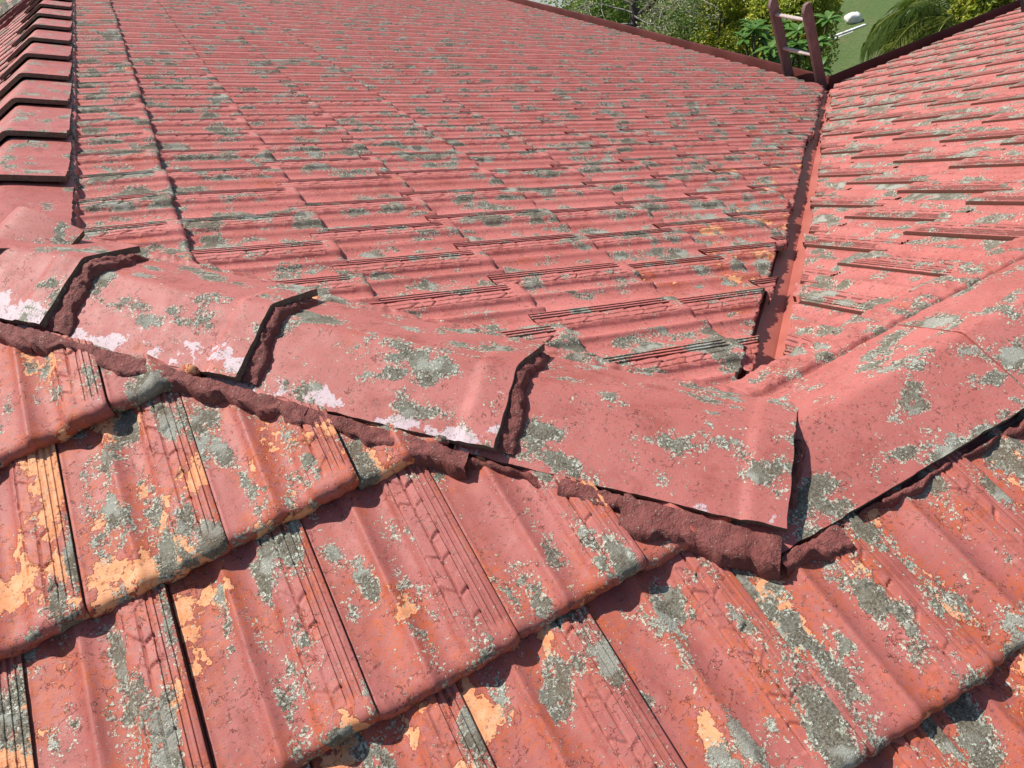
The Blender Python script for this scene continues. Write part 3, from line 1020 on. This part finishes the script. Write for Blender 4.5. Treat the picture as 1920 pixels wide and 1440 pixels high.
def branch(buf, p, d, L_, r0, depth, r, spread=.6, mat=0, n=5):
    pts = [p]
    dd = np.array(d, float)
    for i in range(5):
        dd = norm(dd + r.normal(size=3) * .16)
        pts.append(pts[-1] + dd * L_ / 5)
    tube(buf, pts, np.linspace(r0, r0 * .5, 6), n=n, mat=mat, cap=False)
    ends = [pts[-1]]
    if depth > 0:
        for i in range(r.integers(3, 5)):
            k = r.integers(2, 6)
            nd = norm(dd + r.normal(size=3) * spread)
            ends += branch(buf, pts[k], nd, L_ * r.uniform(.55, .8), r0 * .5, depth - 1, r, spread, mat, 4)
    return ends


def shrub(name, px, dist, rad, n, size, lm, label, cat, aspect=.45, seed=1, zoff=0., group='shrubs beyond the gutter', lumps=14, stems=5):
    r = np.random.default_rng(seed)
    c = ray(*px, dist)
    base = np.array([c[0], c[1], GROUND])
    root = empty(name, base, label, cat, group)
    tb = Buf()
    for i in range(stems):
        a = r.uniform(0, 6.28)
        tip = c + np.array([math.cos(a), math.sin(a), .2]) * np.array(rad) * .5
        st = base + np.array([math.cos(a), math.sin(a), 0]) * .08 - np.array([0, 0, .05])
        mid = (st + tip) / 2 + r.normal(size=3) * .08
        tube(tb, [st, mid, tip], [.035, .025, .01], n=6)
    tb.build('trunk', M_barkd, root)
    lb = Buf()
    P = blob_points(c, rad, n, lumps, r)
    # skirt of foliage running to the ground
    low = blob_points((c + base) / 2, (rad[0] * .85, rad[1] * .85, (c[2] - base[2]) * .55), n // 3, lumps, r)
    P = np.concatenate([P, low]); P = P[P[:, 2] > GROUND + .03]
    leafy(lb, P, size, aspect, r=r)
    lb.build('crown', lm, root, smooth=False)
    return root


shrub('shrub', (1478, 22), 11.0, (.62, .62, .75), 15000, .055, M_yel, 'yellow-green small-leaved shrub right behind the ladder top', 'shrub', seed=3, lumps=18)
shrub('shrub', (1385, 22), 11.6, (.62, .62, .7), 12000, .058, M_yel, 'green and yellow shrub between the ladder and the bare twiggy tree', 'shrub', seed=13, lumps=18)
shrub('shrub', (1290, 60), 12.4, (.7, .7, .6), 6000, .06, M_grn, 'green scrubby bush right of the bare twiggy tree, above the gutter', 'shrub', seed=5, lumps=22)
shrub('shrub', (1120, 10), 13.5, (.95, .95, .9), 12000, .06, M_grn, 'mid green bush left of the bare twiggy tree trunk', 'shrub', seed=6, lumps=22)
shrub('shrub', (1215, -60), 16.0, (1.6, 1.6, 1.2), 16000, .07, M_dk, 'large dull green bush behind the bare twiggy tree', 'shrub', seed=8, lumps=26)
shrub('shrub', (1070, -30), 17.5, (1.0, 1.0, .9), 9000, .07, M_grn, 'green bush beside the grey corrugated shed roof', 'shrub', seed=9, lumps=20)
shrub('shrub', (1885, 15), 8.6, (.38, .38, .5), 7000, .06, M_yel, 'bright yellow-green bush at the right of the palm, just over the gutter', 'shrub', seed=10, lumps=12)

# broad-leaved plant with rosettes
r = np.random.default_rng(21)
for (px, dist, cnt, lab) in (((1450, 95), 9.6, 13, 'broad-leaved bright green plant with leaf rosettes left of the ladder foot'), ((1496, 92), 9.9, 9, 'broad-leaved green plant seen between the ladder rails')):
    c = ray(*px, dist)
    base = np.array([c[0], c[1], GROUND])
    root = empty('broadleaf_plant', base, lab, 'plant', 'broad-leaved plants by the ladder')
    sb, lb = Buf(), Buf()
    for i in range(cnt):
        tip = c + np.clip(r.normal(size=3), -1.1, 1.1) * np.array([.22, .22, .24])
        tube(sb, [base + r.normal(size=3) * np.array([.06, .06, 0]), (base + tip) / 2 + r.normal(size=3) * .05, tip], [.022, .017, .012], n=6)
        k = 13
        for j in range(k):
            a = j * 2.4; el = r.uniform(-.1, .75)
            d = np.array([math.cos(a) * math.cos(el), math.sin(a) * math.cos(el), math.sin(el)])
            s = norm(np.cross(d, (0, 0, 1))); up = np.cross(s, d)
            L_ = r.uniform(.13, .22); wd = L_ * .16
            rows = []
            for t_ in np.linspace(0, 1, 7):
                wv_ = wd * math.sin(math.pi * (t_ ** .8) * .93 + .05)
                ctr = tip + d * L_ * t_ - np.array([0, 0, 1]) * L_ * .3 * t_ ** 2
                rows += [ctr - s * wv_ + up * wv_ * .3, ctr, ctr + s * wv_ + up * wv_ * .3]
            tcv = np.tile([r.uniform(), r.uniform(), 0], (21, 1))
            lb.add(rows, gridf(7, 3), {'tc': tcv})
    sb.build('stem', M_stem, root)
    lb.build('foliage', M_big, root)

# bare twiggy tree
r = np.random.default_rng(33)
c = ray(1192, 62, 11.6)
base = np.array([c[0], c[1], GROUND])
root = empty('bare_tree', base, 'half-bare tree with dark forked trunk and pale twigs, above the gutter', 'tree')
tb = Buf()
top = ray(1188, 5, 11.6)
tube(tb, [base - np.array([0, 0, .1]), (base + c) / 2 + np.array([.03, 0, 0]), c, top], [.10, .09, .075, .06], n=10)
tube(tb, [ray(1190, 40, 11.6), ray(1212, 18, 11.5), ray(1240, -20, 11.4)], [.055, .045, .035], n=8)
tube(tb, [top, ray(1180, -40, 11.6)], [.06, .05], n=8)
tb.build('trunk', M_barkd, root)
tw = Buf(); ends = []
for (s, d) in (((1190, 45), (-.9, .6, .2)), ((1195, 35), (.8, -.7, .25)), ((1205, 20), (.6, -.9, .3)), ((1188, 25), (-.7, .8, .5)), ((1230, -5), (.5, -.8, .1)), ((1240, -10), (.9, -.4, -.1)), ((1190, 30), (-.3, -.6, .1)), ((1192, 52), (.3, -.9, 0)), ((1186, 8), (-.9, .3, .3))):
    ends += branch(tw, ray(*s, 11.55), d, r.uniform(.5, .85), .013, 2, r, .75)
tw.build('twigs', M_barkg, root)
lb = Buf()
P = np.array(ends)[r.integers(0, len(ends), 2600)] + r.normal(size=(2600, 3)) * .07
leafy(lb, P, .05, r=r)
lb.build('crown', M_dk, root, smooth=False)
r = np.random.default_rng(37)
root = empty('dead_bush', np.array([*ray(1320, 70, 10.8)[:2], GROUND]), 'tangle of pale leafless twigs over the gutter, left of the broad-leaved plant', 'bush')
tw = Buf()
for i in range(4):
    branch(tw, np.array(root.location) + r.normal(size=3) * np.array([.1, .1, 0]), (r.normal() * .35, r.normal() * .35, 1), 1.0, .02, 3, r, .55)
tw.build('twigs', M_barkg, root)

# palm
r = np.random.default_rng(44)
pc = ray(1822, -14, 9.0)
base = np.array([pc[0], pc[1], GROUND])
root = empty('palm', base, 'arching feathery palm over the gutter at the right', 'palm tree')
tb = Buf()
for i in range(5):
    o_ = r.normal(size=3) * np.array([.12, .12, 0])
    tube(tb, [base + o_, base + o_ * 1.6 + np.array([0, 0, .9]), base + o_ * 2 + np.array([0, 0, 1.5])], [.05, .04, .03], n=8)
tb.build('trunk', M_barkd, root)
for i in range(64):
    a = i * 2.399 + r.uniform(-.2, .2)
    el = r.uniform(.5, 1.35)
    st = base + np.array([math.cos(a), math.sin(a), 0]) * .12 + np.array([0, 0, r.uniform(1.5, 2.15)])
    L_ = r.uniform(.6, .95)
    d = np.array([math.cos(a) * math.cos(el), math.sin(a) * math.cos(el), math.sin(el)])
    pts = []
    p = st.copy()
    for k in range(24):
        pts.append(p.copy()); p = p + d * L_ / 24
        d = norm(d - np.array([0, 0, .085 + .05 * k / 24]))
    pts = np.array(pts)
    fb = Buf()
    tube(fb, pts, np.linspace(.012, .003, 24), n=5)
    V, T_ = [], []
    tcr = r.uniform(); tc2 = r.uniform()
    for k in range(4, 24):
        for s_ in (-1, 1):
            for sub in (0, .3, .65):
                pp = pts[k] + (pts[min(k + 1, 23)] - pts[k]) * sub
                dr = norm(pts[min(k + 1, 23)] - pts[k - 1])
                sd = norm(np.cross(dr, (0, 0, 1))) * s_
                ld = norm(dr * .55 + sd + np.array([r.uniform(-.2, .2), r.uniform(-.2, .2), -.35 + r.uniform(-.35, .35)]))
                ll = .30 * math.sin(math.pi * (k - 2) / 24) + .05
                wv_ = norm(np.cross(ld, sd + np.array([0, 0, .5]))) * .007
                mid = pp + ld * ll * .55; tip = pp + ld * ll - np.array([0, 0, ll * .3])
                n0 = len(V)
                V += [pp, mid + wv_, tip, mid - wv_]
                T_ += [[(tcr + r.uniform(0, .3)) % 1, tc2 * .8 + r.uniform(0, .2), 0]] * 4
    F_ = np.arange(len(V)).reshape(-1, 4)
    fb.add(V, F_, {'tc': np.array(T_)})
    fb.build('frond', M_palm, root, smooth=False)

# ------------------------------------------------------------------ ladder
N = NT('worn_red_brown_timber')
t_ = N.t.nodes.new('ShaderNodeTexCoord').outputs['Object']
gr = N.noise(N.vm('MULTIPLY', t_, (1, 1, .12)), 60, 5, .7)
c = N.mix(gr, (.10, .066, .058), (.26, .175, .155))
c = N.mix(N.ss(N.noise(t_, 9, 3, .6), .5, .68, 0, .5), c, (.28, .2, .18))
N.bump(gr, .004)
M_rail = N.out(c, .7, .3)
N = NT('bare_grey_timber')
t_ = N.t.nodes.new('ShaderNodeTexCoord').outputs['Object']
c = N.mix(N.noise(t_, 50, 5, .7), (.26, .21, .18), (.58, .52, .47))
M_rung = N.out(c, .8, .2)
y0, y1 = 3.83, 4.18
foot = np.array([4.42, 0, GROUND]); head = np.array([3.585, 0, -.735])
root = empty('ladder', (4.42, 4.02, GROUND), 'old red-brown wooden ladder leaning on the gutter corner', 'ladder')
ax = norm(head - foot); Ll = np.linalg.norm(head - foot)
for yy in (y0, y1):
    b = Buf()
    sec = [(-.038, -.016), (.038, -.016), (.038, .016), (-.038, .016)]
    cx = np.cross((0, 1, 0), ax)
    n_l = 16
    V = []
    for k in range(n_l):
        t_l = Ll - .06 * (1 - k / 5) ** 2 * 0 if False else 0
    ts = list(np.linspace(0, Ll - .05, 10)) + [Ll - .035, Ll - .018, Ll - .006, Ll]
    for t_l in ts:
        over = max(0, t_l - (Ll - .05)) / .05
        sc_ = 1 - .55 * over ** 2
        for a, bb in sec:
            V.append(foot + ax * t_l + cx * (a * sc_ + .01 * over) + np.array([0, 1, 0]) * bb + np.array([0, yy, 0]))
    F_ = []
    for k in range(len(ts) - 1):
        for j in range(4):
            F_.append((k * 4 + j, k * 4 + (j + 1) % 4, k * 4 + 4 + (j + 1) % 4, k * 4 + 4 + j))
    F_ += [(3, 2, 1, 0), tuple(len(V) - 4 + q for q in range(4))]
    b.add(V, F_)
    ob = b.build('rail', M_rail, root, smooth=False)
    bv = ob.modifiers.new('bevel', 'BEVEL'); bv.width = .005; bv.segments = 2
t_r = Ll - .125
while t_r > .15:
    b = Buf()
    cpt = foot + ax * t_r
    tube(b, [cpt + np.array([0, y0 - .012, 0]), cpt + np.array([0, (y0 + y1) / 2, -.002]), cpt + np.array([0, y1 + .012, 0])], [.016, .019, .016], n=10, flat=.75)
    b.build('rung', M_rung, root)
    t_r -= .275

# ------------------------------------------------------------------ things on the lawn
def gp(u, v, z=GROUND):
    d = RM @ np.array([(u - 960) / FPX, -(v - 720) / FPX, -1.0])
    return CAM + d * ((z - CAM[2]) / d[2])


N = NT('white_limestone')
t_ = N.t.nodes.new('ShaderNodeTexCoord').outputs['Object']
N.bump(N.noise(t_, 12, 6, .7), .03)
M_rock = N.out(N.mix(N.noise(t_, 9, 5, .7), (.52, .50, .45), (.85, .83, .78)), .85, .2)
c = gp(1599, 44)
bm = bmesh.new()
bmesh.ops.create_icosphere(bm, subdivisions=4, radius=1)
for v in bm.verts:
    q = v.co.copy()
    k = 1 + .22 * mnoise.noise(q * 1.3 + Vector((3, 1, 2))) + .1 * mnoise.noise(q * 3.5) + .03 * mnoise.noise(q * 9)
    v.co = Vector((q.x * .15 * k, q.y * .13 * k, (q.z * .13 * k) + .07))
    if v.co.z < -.02: v.co.z = -.02
me = bpy.data.meshes.new('rock'); bm.to_mesh(me); bm.free()
for p_ in me.polygons: p_.use_smooth = True
me.materials.append(M_rock)
o = bpy.data.objects.new('rock', me); o.location = (c[0], c[1], GROUND); sc.collection.objects.link(o)
tag(o, 'rounded white rock lying on the lawn', 'rock')
N = NT('white_painted_board')
t_ = N.t.nodes.new('ShaderNodeTexCoord').outputs['Object']
M_board = N.out(N.mix(N.ss(N.noise(t_, 8, 5, .7), .4, .6), (.75, .74, .70), (.38, .38, .35)), .8, .2)
a, bq = gp(1534, 84), gp(1622, 51)
d = norm(bq - a); Ln = np.linalg.norm(bq - a)
b = Buf()
side = np.cross(d, (0, 0, 1))
box(b, (a + bq) / 2 + np.array([0, 0, .03]), (Ln, .05, .05), np.stack([d, side, (0, 0, 1)], 1))
box(b, (a + bq) / 2 + side * .055 + np.array([0, 0, .018]), (Ln * .93, .035, .025), np.stack([d, side, (0, 0, 1)], 1))
o = b.build('board', M_board, smooth=False)
bv = o.modifiers.new('bevel', 'BEVEL'); bv.width = .006; bv.segments = 2
tag(o, 'long thin white board lying across the lawn in front of the white rock', 'board')

# small black box on the right slope
N = NT('black_plastic')
M_blk = N.out((.015, .015, .017), .45, .5)
M_ring = NT('grey_ring').out((.12, .12, .13), .4, .5)
B0 = np.array([5.06, 3.14, -TA * 3.14 + .03])
root = empty('plastic_box', B0, 'small black plastic box with a round ring on the tiles at the right edge', 'box')
b = Buf()
Rx = np.stack([SB.U, SB.S, SB.N], 1)
box(b, B0 + SB.N * .075, (.16, .16, .15), Rx)
o = b.build('housing', M_blk, root, smooth=False)
bv = o.modifiers.new('bevel', 'BEVEL'); bv.width = .012; bv.segments = 3
b = Buf()
th = np.linspace(0, 2 * np.pi, 25)
for cc, nx, ux, uy in ((B0 + SB.N * .075 + SB.U * .083, SB.U, SB.S, SB.N), (B0 + SB.N * .075 + SB.S * .083, SB.S, SB.U, SB.N)):
    tube(b, [cc + ux * .04 * math.cos(t) + uy * .04 * math.sin(t) for t in th], .006, n=6, cap=False)
b.build('ring', M_ring, root)

# neighbour's shed with a corrugated roof, top edge of the picture
N = NT('grey_corrugated_iron')
t_ = N.t.nodes.new('ShaderNodeTexCoord').outputs['Object']
M_iron = N.out(N.mix(N.noise(t_, 3, 4, .6), (.20, .22, .20), (.32, .34, .32)), .5, .4)
c = ray(960, -6, 17.0)
root = empty('shed', (c[0], c[1], GROUND), 'grey corrugated shed roof just beyond the gutter at the top', 'shed')
b = Buf()
n_ = 160
xs = np.linspace(-2.2, 2.2, n_)
V = []
for x_ in xs:
    for yy in (-1.3, 1.3):
        V.append((c[0] + x_, c[1] + yy, c[2] + yy * .12 + .012 * math.sin(x_ * 2 * math.pi / .076)))
b.add(V, gridf(n_, 2)[:, ::-1])
b.build('roof', M_iron, root)
b = Buf()
hh = c[2] - .2 - GROUND
box(b, (c[0], c[1], GROUND + hh / 2), (4.1, 2.3, hh))
b.build('wall', M_iron, root, smooth=False)
